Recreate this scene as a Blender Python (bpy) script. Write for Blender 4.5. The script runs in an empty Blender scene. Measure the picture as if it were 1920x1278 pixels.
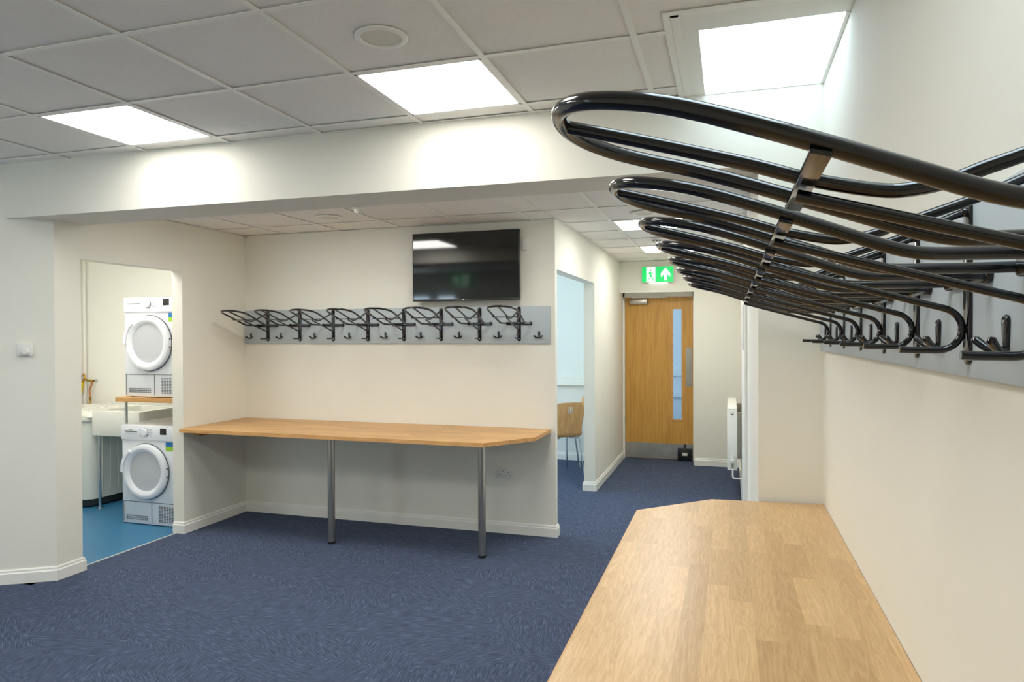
import bpy, bmesh, math, random
from mathutils import Vector, Matrix
random.seed(7)
PI = math.pi
SC = bpy.context.scene
COL = SC.collection

# ------------------------------------------------------------ camera, world, exposure
cam_d = bpy.data.cameras.new('camera'); cam = bpy.data.objects.new('camera', cam_d); COL.objects.link(cam)
FPX, YAW, PITCH, ROLL, EYE = 1300.8, 0.30349, -0.00934, -0.003923, 1.59
F = Vector((-math.sin(YAW) * math.cos(PITCH), math.cos(YAW) * math.cos(PITCH), math.sin(PITCH)))
R = Vector((math.cos(YAW), math.sin(YAW), 0)); U = R.cross(F)
R2 = R * math.cos(ROLL) + U * math.sin(ROLL); U2 = U * math.cos(ROLL) - R * math.sin(ROLL)
m = Matrix((R2, U2, -F)).transposed().to_4x4(); m.translation = Vector((0, 0, EYE))
cam.matrix_world = m
cam_d.sensor_width = 36.0; cam_d.lens = FPX * 36.0 / 1920.0; cam_d.clip_start = 0.03
SC.camera = cam
w = bpy.data.worlds.new('world'); SC.world = w; w.use_nodes = True
w.node_tree.nodes['Background'].inputs[0].default_value = (0.75, 0.87, 1.0, 1)
w.node_tree.nodes['Background'].inputs[1].default_value = 0.6
SC.view_settings.view_transform = 'Standard'; SC.view_settings.look = 'None'
SC.view_settings.exposure = 1.87; SC.view_settings.gamma = 1.0; SC.view_settings.use_curve_mapping = False
SC.cycles.max_bounces = 10; SC.cycles.diffuse_bounces = 7; SC.cycles.glossy_bounces = 5
SC.cycles.sample_clamp_indirect = 8.0
PANEL_E, BACK_E, CORR_E, UTIL_E, SKY_E, WIN_E, LOBBY_E = 3.0, 6.4, 5.0, 3.5, 0.95, 2.6, 1.8

# ------------------------------------------------------------ materials
def srgb(r, g, b):
    def c(v):
        v /= 255.0
        return v / 12.92 if v <= 0.04045 else ((v + 0.055) / 1.055) ** 2.4
    return (c(r), c(g), c(b), 1)
def mat(name, col, rough=0.6, metal=0.0, emit=None, es=0.0, coat=0.0, spec=None):
    m = bpy.data.materials.new(name); m.use_nodes = True
    b = m.node_tree.nodes['Principled BSDF']
    b.inputs['Base Color'].default_value = col; b.inputs['Roughness'].default_value = rough
    b.inputs['Metallic'].default_value = metal; b.inputs['Coat Weight'].default_value = coat
    if coat: b.inputs['Coat Roughness'].default_value = 0.04
    if spec is not None: b.inputs['Specular IOR Level'].default_value = spec
    if emit: b.inputs['Emission Color'].default_value = emit; b.inputs['Emission Strength'].default_value = es
    return m
def nd(m, t, **kw):
    n = m.node_tree.nodes.new(t)
    for k, v in kw.items(): setattr(n, k, v)
    return n
def lk(m, a, b): m.node_tree.links.new(a, b)
def ramp(m, stops):
    r = nd(m, 'ShaderNodeValToRGB'); e = r.color_ramp.elements
    while len(e) < len(stops): e.new(0.5)
    for i, (p, c) in enumerate(stops): e[i].position = p; e[i].color = c
    return r
def mottled(name, col, rough, scale, amt, bump=0.0, metal=0.0):
    """paint or board: slight tonal noise and fine relief"""
    m = mat(name, col, rough, metal); b = m.node_tree.nodes['Principled BSDF']
    tc = nd(m, 'ShaderNodeTexCoord'); n = nd(m, 'ShaderNodeTexNoise'); n.inputs['Scale'].default_value = scale; n.inputs['Detail'].default_value = 5
    lk(m, tc.outputs['Object'], n.inputs['Vector'])
    lo = tuple(c * (1 - amt) for c in col[:3]) + (1,); hi = tuple(min(1, c * (1 + amt)) for c in col[:3]) + (1,)
    r = ramp(m, [(0.3, lo), (0.7, hi)]); lk(m, n.outputs[0], r.inputs[0]); lk(m, r.outputs[0], b.inputs['Base Color'])
    if bump:
        bp = nd(m, 'ShaderNodeBump'); bp.inputs['Strength'].default_value = bump; bp.inputs['Distance'].default_value = 0.002
        n2 = nd(m, 'ShaderNodeTexNoise'); n2.inputs['Scale'].default_value = scale * 30; lk(m, tc.outputs['Object'], n2.inputs['Vector'])
        lk(m, n2.outputs[0], bp.inputs['Height']); lk(m, bp.outputs[0], b.inputs['Normal'])
    return m
def wood(name, c1, c2, sx, sy, sz, rough=0.4, staves=None):
    """oak: stretched grain; staves = (length, width, axis swap) adds glued strips of differing tone"""
    m = mat(name, c1, rough); b = m.node_tree.nodes['Principled BSDF']
    tc = nd(m, 'ShaderNodeTexCoord'); mp = nd(m, 'ShaderNodeMapping'); mp.inputs['Scale'].default_value = (sx, sy, sz)
    n = nd(m, 'ShaderNodeTexNoise'); n.inputs['Scale'].default_value = 1.0; n.inputs['Detail'].default_value = 6; n.inputs['Distortion'].default_value = 1.2
    lk(m, mp.outputs[0], n.inputs['Vector'])
    r = ramp(m, [(0.3, c2), (0.62, c1)]); lk(m, n.outputs[0], r.inputs[0])
    if staves:
        L, W, swap = staves
        mb = nd(m, 'ShaderNodeMapping'); mb.inputs['Rotation'].default_value = (0, 0, PI / 2 if swap else 0)
        lk(m, tc.outputs['Object'], mb.inputs['Vector'])
        br = nd(m, 'ShaderNodeTexBrick'); br.offset = 0.37; br.offset_frequency = 3; br.squash = 1.3; br.squash_frequency = 2
        br.inputs['Scale'].default_value = 1.0; br.inputs['Brick Width'].default_value = L; br.inputs['Row Height'].default_value = W
        br.inputs['Mortar Size'].default_value = 0.0004; br.inputs['Mortar Smooth'].default_value = 0.3
        br.inputs['Color1'].default_value = (0, 0, 0, 1); br.inputs['Color2'].default_value = (1, 1, 1, 1); br.inputs['Mortar'].default_value = (0.25, 0.25, 0.25, 1)
        lk(m, mb.outputs[0], br.inputs['Vector'])
        ad = nd(m, 'ShaderNodeVectorMath', operation='MULTIPLY_ADD')
        ad.inputs[1].default_value = (37, 37, 37); lk(m, br.outputs['Color'], ad.inputs[0]); lk(m, tc.outputs['Object'], ad.inputs[2])
        lk(m, ad.outputs[0], mp.inputs['Vector'])
        mc = nd(m, 'ShaderNodeMapping'); mc.inputs['Scale'].default_value = (26, 2.4, 20) if swap else (2.4, 26, 20); lk(m, ad.outputs[0], mc.inputs['Vector'])
        nc = nd(m, 'ShaderNodeTexNoise'); nc.inputs['Scale'].default_value = 1.0; nc.inputs['Detail'].default_value = 1; nc.inputs['Distortion'].default_value = 0.8; lk(m, mc.outputs[0], nc.inputs['Vector'])
        sn = nd(m, 'ShaderNodeMath', operation='MULTIPLY'); sn.inputs[1].default_value = 48; lk(m, nc.outputs[0], sn.inputs[0])
        si = nd(m, 'ShaderNodeMath', operation='SINE'); lk(m, sn.outputs[0], si.inputs[0])
        rc_ = ramp(m, [(0.0, (0.90, 0.87, 0.82, 1)), (0.6, (1, 1, 1, 1))]); lk(m, si.outputs[0], rc_.inputs[0])
        m0 = nd(m, 'ShaderNodeMix', data_type='RGBA', blend_type='MULTIPLY'); m0.inputs[0].default_value = 0.8
        lk(m, r.outputs[0], m0.inputs[6]); lk(m, rc_.outputs[0], m0.inputs[7])
        tone = ramp(m, [(0.0, (0.78, 0.75, 0.70, 1)), (0.5, (0.92, 0.91, 0.89, 1)), (1.0, (1.0, 1.0, 1.0, 1))]); lk(m, br.outputs['Color'], tone.inputs[0])
        mx = nd(m, 'ShaderNodeMix', data_type='RGBA', blend_type='MULTIPLY'); mx.inputs[0].default_value = 1.0
        lk(m, m0.outputs[2], mx.inputs[6]); lk(m, tone.outputs[0], mx.inputs[7]); lk(m, mx.outputs[2], b.inputs['Base Color'])
    else:
        lk(m, tc.outputs['Object'], mp.inputs['Vector']); lk(m, r.outputs[0], b.inputs['Base Color'])
    return m
def carpet_mat():
    m = mat('blue_woven_carpet', srgb(58, 68, 96), 0.95, spec=0.15); b = m.node_tree.nodes['Principled BSDF']
    tc = nd(m, 'ShaderNodeTexCoord')
    mp = nd(m, 'ShaderNodeMapping'); mp.inputs['Rotation'].default_value = (0, 0, 0.6); mp.inputs['Scale'].default_value = (1.7, 4.6, 1)
    wn = nd(m, 'ShaderNodeTexNoise'); wn.inputs['Scale'].default_value = 3.0
    wa = nd(m, 'ShaderNodeVectorMath', operation='MULTIPLY_ADD'); wa.inputs[1].default_value = (0.22, 0.22, 0)
    lk(m, tc.outputs['Object'], wn.inputs['Vector']); lk(m, wn.outputs['Color'], wa.inputs[0]); lk(m, tc.outputs['Object'], wa.inputs[2])
    lk(m, wa.outputs[0], mp.inputs['Vector'])
    vo = nd(m, 'ShaderNodeTexVoronoi'); vo.inputs['Scale'].default_value = 1.0; lk(m, mp.outputs[0], vo.inputs['Vector'])
    mu = nd(m, 'ShaderNodeMath', operation='MULTIPLY'); mu.inputs[1].default_value = 6.0
    se = nd(m, 'ShaderNodeSeparateColor'); lk(m, vo.outputs['Color'], se.inputs[0]); lk(m, se.outputs[0], mu.inputs[0])
    ro = nd(m, 'ShaderNodeVectorRotate', rotation_type='Z_AXIS'); lk(m, tc.outputs['Object'], ro.inputs['Vector']); lk(m, mu.outputs[0], ro.inputs['Angle'])
    m2 = nd(m, 'ShaderNodeMapping'); m2.inputs['Scale'].default_value = (13, 165, 1); lk(m, ro.outputs[0], m2.inputs['Vector'])
    n = nd(m, 'ShaderNodeTexNoise'); n.inputs['Scale'].default_value = 1.0; n.inputs['Detail'].default_value = 3; lk(m, m2.outputs[0], n.inputs['Vector'])
    r = ramp(m, [(0.26, srgb(50, 58, 75)), (0.50, srgb(69, 79, 101)), (0.76, srgb(98, 110, 136))]); lk(m, n.outputs[0], r.inputs[0])
    lk(m, r.outputs[0], b.inputs['Base Color'])
    bp = nd(m, 'ShaderNodeBump'); bp.inputs['Strength'].default_value = 0.5; bp.inputs['Distance'].default_value = 0.003
    lk(m, n.outputs[0], bp.inputs['Height']); lk(m, bp.outputs[0], b.inputs['Normal'])
    return m
M = {}
M['wall'] = mottled('cream_wall_paint', srgb(230, 228, 217), 0.75, 1.3, 0.015, 0.15)
M['util_wall'] = mottled('utility_wall_paint', srgb(240, 239, 232), 0.6, 1.3, 0.01, 0.1)
M['room_wall'] = mottled('pale_room_paint', srgb(226, 228, 222), 0.75, 1.3, 0.01, 0.1)
M['tile'] = mottled('mineral_ceiling_tile', srgb(241, 238, 233), 0.95, 60, 0.02)
M['bar'] = mat('white_grid_metal', srgb(244, 243, 238), 0.45)
M['white'] = mottled('white_gloss_paint', srgb(236, 235, 228), 0.35, 2, 0.01)
M['carpet'] = carpet_mat()
M['vinyl'] = mottled('blue_vinyl', srgb(52, 116, 156), 0.35, 90, 0.06, 0.1)
M['threshold'] = mat('pale_threshold', srgb(205, 205, 195), 0.4)
M['top_far'] = wood('oak_worktop', srgb(222, 178, 118), srgb(200, 152, 92), 4, 70, 70, 0.38, (0.42, 0.062, False))
M['top_near'] = wood('oak_stave_worktop', srgb(222, 186, 136), srgb(206, 166, 114), 130, 9, 60, 0.33, (0.36, 0.062, True))
M['edge'] = wood('oak_edge_strip', srgb(216, 166, 104), srgb(190, 138, 80), 5, 60, 60, 0.45)
M['door_oak'] = wood('oak_veneer', srgb(206, 158, 76), srgb(184, 134, 58), 55, 55, 2.2, 0.4)
M['ply'] = wood('beech_ply', srgb(216, 164, 106), srgb(196, 142, 84), 25, 25, 3, 0.35)
M['board'] = mottled('blue_grey_board', srgb(176, 186, 191), 0.55, 5, 0.02, 0.1)
M['black'] = mottled('glossy_black_paint', (0.006, 0.006, 0.007, 1), 0.16, 9, 0.2, 0.0)
M['black'].node_tree.nodes['Principled BSDF'].inputs['Coat Weight'].default_value = 0.5
M['black'].node_tree.nodes['Principled BSDF'].inputs['Coat Roughness'].default_value = 0.05
M['black'].node_tree.nodes['Principled BSDF'].inputs['Specular IOR Level'].default_value = 0.35
_b = nd(M['black'], 'ShaderNodeBump'); _b.inputs['Strength'].default_value = 0.06; _b.inputs['Distance'].default_value = 0.001
_n = nd(M['black'], 'ShaderNodeTexNoise'); _n.inputs['Scale'].default_value = 220; _t = nd(M['black'], 'ShaderNodeTexCoord')
lk(M['black'], _t.outputs['Object'], _n.inputs['Vector']); lk(M['black'], _n.outputs[0], _b.inputs['Height'])
lk(M['black'], _b.outputs[0], M['black'].node_tree.nodes['Principled BSDF'].inputs['Normal'])
M['dark'] = mat('dark_plastic', (0.012, 0.012, 0.013, 1), 0.35)
M['screen'] = mat('tv_screen_glass', (0.004, 0.005, 0.005, 1), 0.06, spec=0.7)
M['steel'] = mottled('brushed_steel', srgb(182, 178, 168), 0.32, 14, 0.06, 0.05, 1.0)
M['kick'] = mottled('worn_kick_plate', srgb(196, 194, 186), 0.38, 10, 0.08, 0.05, 1.0)
M['chrome'] = mat('chrome', srgb(200, 205, 210), 0.12, 1.0)
M['appl'] = mottled('white_enamel', srgb(232, 236, 242), 0.3, 3, 0.01)
M['appl_grey'] = mat('appliance_glass_cover', srgb(196, 199, 204), 0.25)
M['slot'] = mat('dark_slot', srgb(96, 98, 104), 0.6)
M['ceramic'] = mat('white_fireclay', srgb(232, 232, 224), 0.15)
M['plastic'] = mat('white_plastic', srgb(222, 222, 216), 0.4)
M['tank'] = mat('white_tank_plastic', srgb(218, 222, 214), 0.4)
M['film'] = mottled('crumpled_film', srgb(236, 234, 224), 0.2, 8, 0.03, 0.6)
M['tank_base'] = mat('dark_green_base', srgb(34, 48, 48), 0.5)
M['brass'] = mottled('aged_brass', srgb(176, 140, 70), 0.3, 20, 0.1, 0, 1.0)
M['copper'] = mottled('copper_pipe', srgb(206, 140, 100), 0.28, 20, 0.08, 0, 1.0)
M['yellow'] = mat('yellow_hose', srgb(240, 205, 20), 0.4)
M['green'] = mat('sticker_green', srgb(150, 205, 40), 0.5); M['blue'] = mat('sticker_blue', srgb(30, 120, 190), 0.5)
M['grille'] = mottled('speaker_grille', srgb(232, 229, 215), 0.7, 200, 0.08, 0.5)
M['exit_green'] = mat('exit_green_face', srgb(0, 150, 80), 0.4, emit=srgb(0, 190, 90), es=0.32)
M['exit_white'] = mat('exit_white_face', (0.9, 0.9, 0.9, 1), 0.4, emit=(0.88, 1, 0.93, 1), es=0.34)
M['panel'] = mat('lamp_diffuser', (0.9, 0.9, 0.9, 1), 0.5, emit=(1, 0.975, 0.925, 1), es=PANEL_E)
M['panel_b'] = mat('rear_fill_diffuser', (0.9, 0.9, 0.9, 1), 0.5, emit=(1, 0.975, 0.925, 1), es=BACK_E)  # stronger emission for the fill lamps added out of view
M['panel_c'] = mat('corridor_lamp_diffuser', (0.9, 0.9, 0.9, 1), 0.5, emit=(1, 0.975, 0.925, 1), es=CORR_E)
M['panel_u'] = mat('utility_lamp_diffuser', (0.9, 0.9, 0.9, 1), 0.5, emit=(1, 0.97, 0.91, 1), es=UTIL_E)
M['skyglass'] = mat('overcast_sky_glazing', (0.9, 0.95, 1, 1), 0.3, emit=(0.70, 0.88, 1, 1), es=SKY_E)
M['skyglass_b'] = mat('overcast_sky_glazing_over_racks', (0.9, 0.95, 1, 1), 0.3, emit=(0.70, 0.88, 1, 1), es=2.4)
M['winglass'] = mat('daylit_window_glazing', (0.9, 0.95, 1, 1), 0.3, emit=(0.64, 0.83, 1, 1), es=WIN_E)
M['lobby_glow'] = mat('lobby_daylight_glow', (0.9, 0.95, 1, 1), 0.3, emit=(0.45, 0.66, 1, 1), es=LOBBY_E)  # emission of the added lobby panel, stands in for daylight
g = mat('clear_glass', (0.9, 0.97, 1, 1), 0.02); g.node_tree.nodes['Principled BSDF'].inputs['Transmission Weight'].default_value = 1.0
g.node_tree.nodes['Principled BSDF'].inputs['IOR'].default_value = 1.05; M['glass'] = g

# ------------------------------------------------------------ mesh helpers
class MB:
    def __init__(s): s.bm = bmesh.new()
    def box(s, x0, x1, y0, y1, z0, z1, bev=0.0):
        if x0 > x1: x0, x1 = x1, x0
        if y0 > y1: y0, y1 = y1, y0
        t = bmesh.new()
        v = [t.verts.new((x, y, z)) for z in (z0, z1) for (x, y) in ((x0, y0), (x1, y0), (x1, y1), (x0, y1))]
        for f in ((3, 2, 1, 0), (4, 5, 6, 7), (0, 1, 5, 4), (1, 2, 6, 5), (2, 3, 7, 6), (3, 0, 4, 7)): t.faces.new([v[i] for i in f])
        if bev: bmesh.ops.bevel(t, geom=t.edges[:], offset=bev, segments=2, affect='EDGES', profile=0.5)
        s._add(t); return s
    def _add(s, t, mtx=None, sm=False):
        for f in t.faces: f.smooth = sm
        if mtx is not None: t.transform(mtx)
        me = bpy.data.meshes.new('t'); t.to_mesh(me); t.free(); s.bm.from_mesh(me); bpy.data.meshes.remove(me)
    def prism(s, pts, z0, z1, bev=0.0, axis='z', mtx=None, sm=False):
        """pts: polygon (counter-clockwise) extruded from z0 to z1 along axis"""
        t = bmesh.new(); n = len(pts)
        def P(a, b, c):
            return (a, b, c) if axis == 'z' else ((a, c, b) if axis == 'y' else (c, a, b))
        lo = [t.verts.new(P(x, y, z0)) for x, y in pts]; hi = [t.verts.new(P(x, y, z1)) for x, y in pts]
        t.faces.new(lo[::-1]); t.faces.new(hi)
        for i in range(n): t.faces.new((lo[i], lo[(i + 1) % n], hi[(i + 1) % n], hi[i]))
        bmesh.ops.recalc_face_normals(t, faces=t.faces[:])
        if bev: bmesh.ops.bevel(t, geom=t.edges[:], offset=bev, segments=2, affect='EDGES', profile=0.5)
        s._add(t, mtx, sm); return s
    def tube(s, path, r, seg=14, closed=False, smooth=6):
        P = [Vector(p) for p in path]
        if smooth > 1: P = spline(P, smooth, closed)
        n = len(P); rings = []; t = bmesh.new()
        T = []
        for i in range(n):
            a = P[(i - 1) % n] if (closed or i) else P[0]; b = P[(i + 1) % n] if (closed or i < n - 1) else P[-1]
            T.append((b - a).normalized())
        up = Vector((0, 0, 1)) if abs(T[0].z) < 0.9 else Vector((1, 0, 0))
        nrm = (up - T[0] * up.dot(T[0])).normalized()
        for i in range(n):
            if i: nrm = (nrm - T[i] * nrm.dot(T[i])).normalized()
            bn = T[i].cross(nrm); rr = r(i / (n - 1)) if callable(r) else r
            rings.append([t.verts.new(P[i] + (nrm * math.cos(a) + bn * math.sin(a)) * rr) for a in (2 * PI * k / seg for k in range(seg))])
        for i in range(n if closed else n - 1):
            A, B = rings[i], rings[(i + 1) % n]
            for k in range(seg): t.faces.new((A[k], A[(k + 1) % seg], B[(k + 1) % seg], B[k]))
        if not closed: t.faces.new(rings[0][::-1]); t.faces.new(rings[-1])
        bmesh.ops.recalc_face_normals(t, faces=t.faces[:])
        s._add(t, None, True); return s
    def lathe(s, prof, seg=40, mtx=None):
        """prof: (radius, height) pairs about z; mtx places it"""
        t = bmesh.new(); rings = []
        for r, z in prof:
            rings.append([t.verts.new((r * math.cos(2 * PI * k / seg), r * math.sin(2 * PI * k / seg), z)) for k in range(seg)] if r > 1e-6 else [t.verts.new((0, 0, z))])
        for A, B in zip(rings, rings[1:]):
            if len(A) == 1 and len(B) == 1: continue
            for k in range(seg):
                q = (k + 1) % seg
                if len(A) == 1: t.faces.new((A[0], B[q], B[k]))
                elif len(B) == 1: t.faces.new((A[k], A[q], B[0]))
                else: t.faces.new((A[k], A[q], B[q], B[k]))
        for Rr, rev in ((rings[0], True), (rings[-1], False)):
            if len(Rr) > 1: t.faces.new(Rr[::-1] if rev else Rr)
        bmesh.ops.recalc_face_normals(t, faces=t.faces[:])
        s._add(t, mtx, True); return s
    def build(s, name, m, parent=None, smooth=True, kind=None):
        me = bpy.data.meshes.new(name); s.bm.to_mesh(me); s.bm.free()
        me.materials.append(m if not isinstance(m, str) else M[m])
        if smooth:
            if smooth == 'all':
                for p in me.polygons: p.use_smooth = True
            try: me.set_sharp_from_angle(angle=math.radians(38))
            except Exception: pass
        o = bpy.data.objects.new(name, me); COL.objects.link(o)
        if parent is not None: o.parent = parent
        if kind: o['kind'] = kind
        return o
def spline(P, k, closed=False):
    out = []; n = len(P)
    for i in range(n if closed else n - 1):
        p1, p2 = P[i], P[(i + 1) % n]
        p0 = P[(i - 1) % n] if (closed or i) else p1 * 2 - p2
        p3 = P[(i + 2) % n] if (closed or i < n - 2) else p2 * 2 - p1
        for j in range(k):
            t = j / k
            out.append(0.5 * ((2 * p1) + (p2 - p0) * t + (2 * p0 - 5 * p1 + 4 * p2 - p3) * t * t + (3 * p1 - p0 - 3 * p2 + p3) * t ** 3))
    if not closed: out.append(P[-1])
    return out
def empty(name, loc, label, cat, group=None, rz=0.0):
    o = bpy.data.objects.new(name, None); COL.objects.link(o); o.location = loc; o.rotation_euler = (0, 0, rz); o.empty_display_size = 0.1
    o['label'] = label; o['category'] = cat
    if group: o['group'] = group
    return o
def tag(o, label, cat, group=None):
    o['label'] = label; o['category'] = cat
    if group: o['group'] = group
    return o
def copy_tree(root, loc, rz, label):
    r = root.copy(); COL.objects.link(r); r.location = loc; r.rotation_euler = (0, 0, rz); r['label'] = label
    for c in list(root.children):
        d = c.copy(); COL.objects.link(d); d.parent = r
        for e in list(c.children):
            f = e.copy(); COL.objects.link(f); f.parent = d
    return r
def clip(poly, a, b):
    """keep the side of line a->b that lies to its left"""
    out = []
    def d(p): return (b[0] - a[0]) * (p[1] - a[1]) - (b[1] - a[1]) * (p[0] - a[0])
    for i in range(len(poly)):
        p, q = poly[i], poly[(i + 1) % len(poly)]; dp, dq = d(p), d(q)
        if dp >= 0: out.append(p)
        if dp * dq < 0: t = dp / (dp - dq); out.append((p[0] + (q[0] - p[0]) * t, p[1] + (q[1] - p[1]) * t))
    return out
def text(name, body, size, loc, rot, m, parent, extrude=0.0004):
    c = bpy.data.curves.new(name, 'FONT'); c.body = body; c.size = size; c.extrude = extrude; c.align_x = 'CENTER'; c.align_y = 'CENTER'
    t = bpy.data.objects.new('t', c); COL.objects.link(t); bpy.context.view_layer.update()
    me = bpy.data.meshes.new_from_object(t.evaluated_get(bpy.context.evaluated_depsgraph_get())); bpy.data.objects.remove(t)
    me.materials.clear(); me.materials.append(M[m]); o = bpy.data.objects.new(name, me); COL.objects.link(o); o.location = loc; o.rotation_euler = rot
    o.parent = parent; return o

# ------------------------------------------------------------ room constants
XR = 0.397; XL = -4.19; YB = 5.28; XC = -1.30; XCR = 0.125; YBM = 3.32; ZC = 2.685; ZA = 2.487; ZBM = 2.345
YE = 8.655; YD = 8.94; YR = 8.60; XB = -7.0; YK = -1.05
K0, K1 = (-4.19, 3.42), (-4.455, 3.255)                     # the splayed end of the left wall
kd = Vector((K1[0] - K0[0], K1[1] - K0[1])).normalized(); KN = Vector((kd.y, -kd.x))   # towards the room
if KN.y > 0: KN = -KN
K2 = (K0[0] + kd.x * 3.3, K0[1] + kd.y * 3.3)
TOP = 2.80
S = lambda mb, n, m='wall', sm=False: mb.build(n, m, None, sm, 'structure')

# floors
fl = MB(); fl.box(XB - .15, XR + .15, YK - .15, 3.0, -.1, 0); fl.box(-4.25, XR + .15, 3.0, YB, -.1, 0)
fl.prism([(-4.25, 3.0), (-4.25, 3.52), (-4.6, 3.35), (-6.9, 1.95), (-7.1, 3.0)][::-1] if False else [(-4.25, 3.0), (-4.25, 3.5), (-4.75, 3.19), (-5.05, 3.0)], -.1, 0)
fl.box(-4.4, XCR + .3, YB, 9.3, -.1, 0)
S(fl, 'floor', 'carpet')
S(MB().box(-6.6, -4.262, 3.3, 5.8, -.1, 0), 'floor_utility', 'vinyl')
S(MB().box(-4.262, -4.25, 3.61, 4.527, -.02, 0.004, 0.001), 'trim_1', 'threshold')
S(MB().box(-3.0, 1.0, 9.3, 11.3, -.1, 0), 'floor_lobby', 'vinyl')

# walls
S(MB().box(XR, XR + .15, YK, YBM, 0, TOP), 'wall_right')
mb = MB(); mb.box(XCR, XR + .15, YBM, 8.955, 0, TOP); S(mb, 'wall_corridor_right')
mb = MB(); mb.prism([K0, (XL, 3.61), (XL - .105, 3.61), (XL - .105, 3.52)], 0, TOP); mb.box(XL - .105, XL, 4.527, YB + .4, 0, TOP); mb.box(XL - .105, XL, 3.61, 4.527, 2.112, TOP)
off = -KN * 0.12
S(mb, 'wall_left'); mb = MB()
mb.prism([K2, K0, (K0[0] - .105, K0[1] + .10), (K2[0] + off.x, K2[1] + off.y)], 0, TOP)
S(mb, 'wall_left_splayed')
S(MB().box(XL, XC, YB, 5.343, 0, TOP), 'wall_back')
mb = MB(); mb.box(XC - .11, XC, 6.945, 8.95, 0, TOP); mb.box(XC - .11, XC, 5.343, 6.945, 2.105, TOP); S(mb, 'wall_corridor_left')
mb = MB(); mb.box(-.41, XCR, YE, 9.05, 0, TOP); mb.box(XC, -.41, YE, 9.05, 2.112, TOP); mb.box(XC - .11, XC, 8.95, 9.05, 0, TOP); S(mb, 'wall_corridor_end')
mb = MB(); mb.box(XB - .15, XB, YK, K2[1] + .3, 0, TOP); mb.box(XB - .15, K2[0] + .02, K2[1] - .02, K2[1] + .3, 0, TOP); S(mb, 'wall_far_left')
WX = ((-5.52, -5.10), (-5.02, -4.60))
mb = MB(); xs = XB - .15
for a, b in WX:
    mb.box(xs, a, YK - .15, YK, 0, TOP); mb.box(a, b, YK - .15, YK, 0, 0.95); mb.box(a, b, YK - .15, YK, 2.32, TOP); xs = b
mb.box(xs, XR + .15, YK - .15, YK, 0, TOP); S(mb, 'wall_behind')
for i, (a, b) in enumerate(WX):
    wn = S(MB().box(a, a + .05, YK - .10, YK - .03, .95, 2.32).box(b - .05, b, YK - .10, YK - .03, .95, 2.32).box(a, b, YK - .10, YK - .03, .95, 1.0).box(a, b, YK - .10, YK - .03, 2.27, 2.32), 'window_%d' % (i + 1), 'white')
    MB().box(a + .05, b - .05, YK - .08, YK - .07, 1.0, 2.27).build('pane', 'winglass', wn, False)
# beam over the alcove
S(MB().prism([(XL - .30, YBM - .045), (XCR, YBM), (XCR, 3.64), (XL, 3.64), (XL, 3.40), (XL - .30, 3.38)], ZBM, TOP), 'beam_1')
# utility room shell
mb = MB(); mb.box(-6.6, XL - .105, 5.62, 5.75, 0, 2.6); S(mb, 'wall_utility_back', 'util_wall')
S(MB().box(-6.6, -6.47, 3.3, 5.62, 0, 2.6), 'wall_utility_left', 'util_wall')
S(MB().box(-6.6, XL - .105, 3.50, 3.60, 0, 2.6), 'wall_utility_front', 'util_wall')
S(MB().box(-6.6, XL - .105, 3.5, 5.75, 2.55, 2.65), 'ceiling_utility', 'util_wall')
# side room shell
S(MB().box(-4.3, XC - .11, YR, YR + .12, 0, 2.6), 'wall_side_room_back', 'room_wall')
mb = MB(); mb.box(-4.3, -4.2, 5.343, 5.9, 0, 2.6); mb.box(-4.3, -4.2, 8.2, YR, 0, 2.6); mb.box(-4.3, -4.2, 5.9, 8.2, 0, .9); mb.box(-4.3, -4.2, 5.9, 8.2, 2.2, 2.6)
S(mb, 'wall_side_room_left', 'room_wall')
wn = S(MB().box(-4.28, -4.2, 5.9, 5.96, .9, 2.2).box(-4.28, -4.2, 8.14, 8.2, .9, 2.2).box(-4.28, -4.2, 7.02, 7.08, .9, 2.2).box(-4.28, -4.2, 5.9, 8.2, .9, .96).box(-4.28, -4.2, 5.9, 8.2, 2.14, 2.2), 'window_4', 'white')
MB().box(-4.26, -4.25, 5.96, 7.02, .96, 2.14).build('pane', 'winglass', wn, False)
MB().box(-4.26, -4.25, 7.08, 8.14, .96, 2.14).build('pane', 'winglass', wn, False)
S(MB().box(-4.3, XC - .11, 5.343, YR + .12, 2.5, 2.6), 'ceiling_side_room', 'room_wall')
mb = MB(); mb.box(-4.2, XC - .11, YR - .05, YR, .956, 1.035, .004); mb.box(-4.2, XC - .11, YR - .07, YR, .948, .962, .003); mb.box(-4.2, XC - .11, YR - .035, YR, 1.035, 1.06, .004)
S(mb, 'trim_2', 'white', True)
# lobby behind the corridor door
mb = MB(); mb.box(-2.2, 0.8, 10.9, 11.0, 0, 2.6); mb.box(-2.3, -2.2, 9.05, 11.0, 0, 2.6); mb.box(0.8, .9, 9.05, 11.0, 0, 2.6); mb.box(-2.3, .9, 9.05, 11, 2.6, 2.7); mb.box(-2.3, XC - .11, 9.05, 9.1, 0, 2.6)
S(mb, 'wall_lobby', 'room_wall')
mb = MB(); mb.box(-2.2, .8, 10.87, 10.9, .95, 1.05); mb.box(-2.2, .8, 10.87, 10.9, .62, .70); S(mb, 'trim_3', 'white')
wn = S(MB().box(-2.2, -2.16, 9.4, 10.7, .9, 2.2), 'window_5', 'white'); MB().box(-2.158, -2.15, 9.45, 10.65, .95, 2.15).build('pane', 'lobby_glow', wn, False)  # glowing panel added out of view to light the lobby, no wall opening

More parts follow.
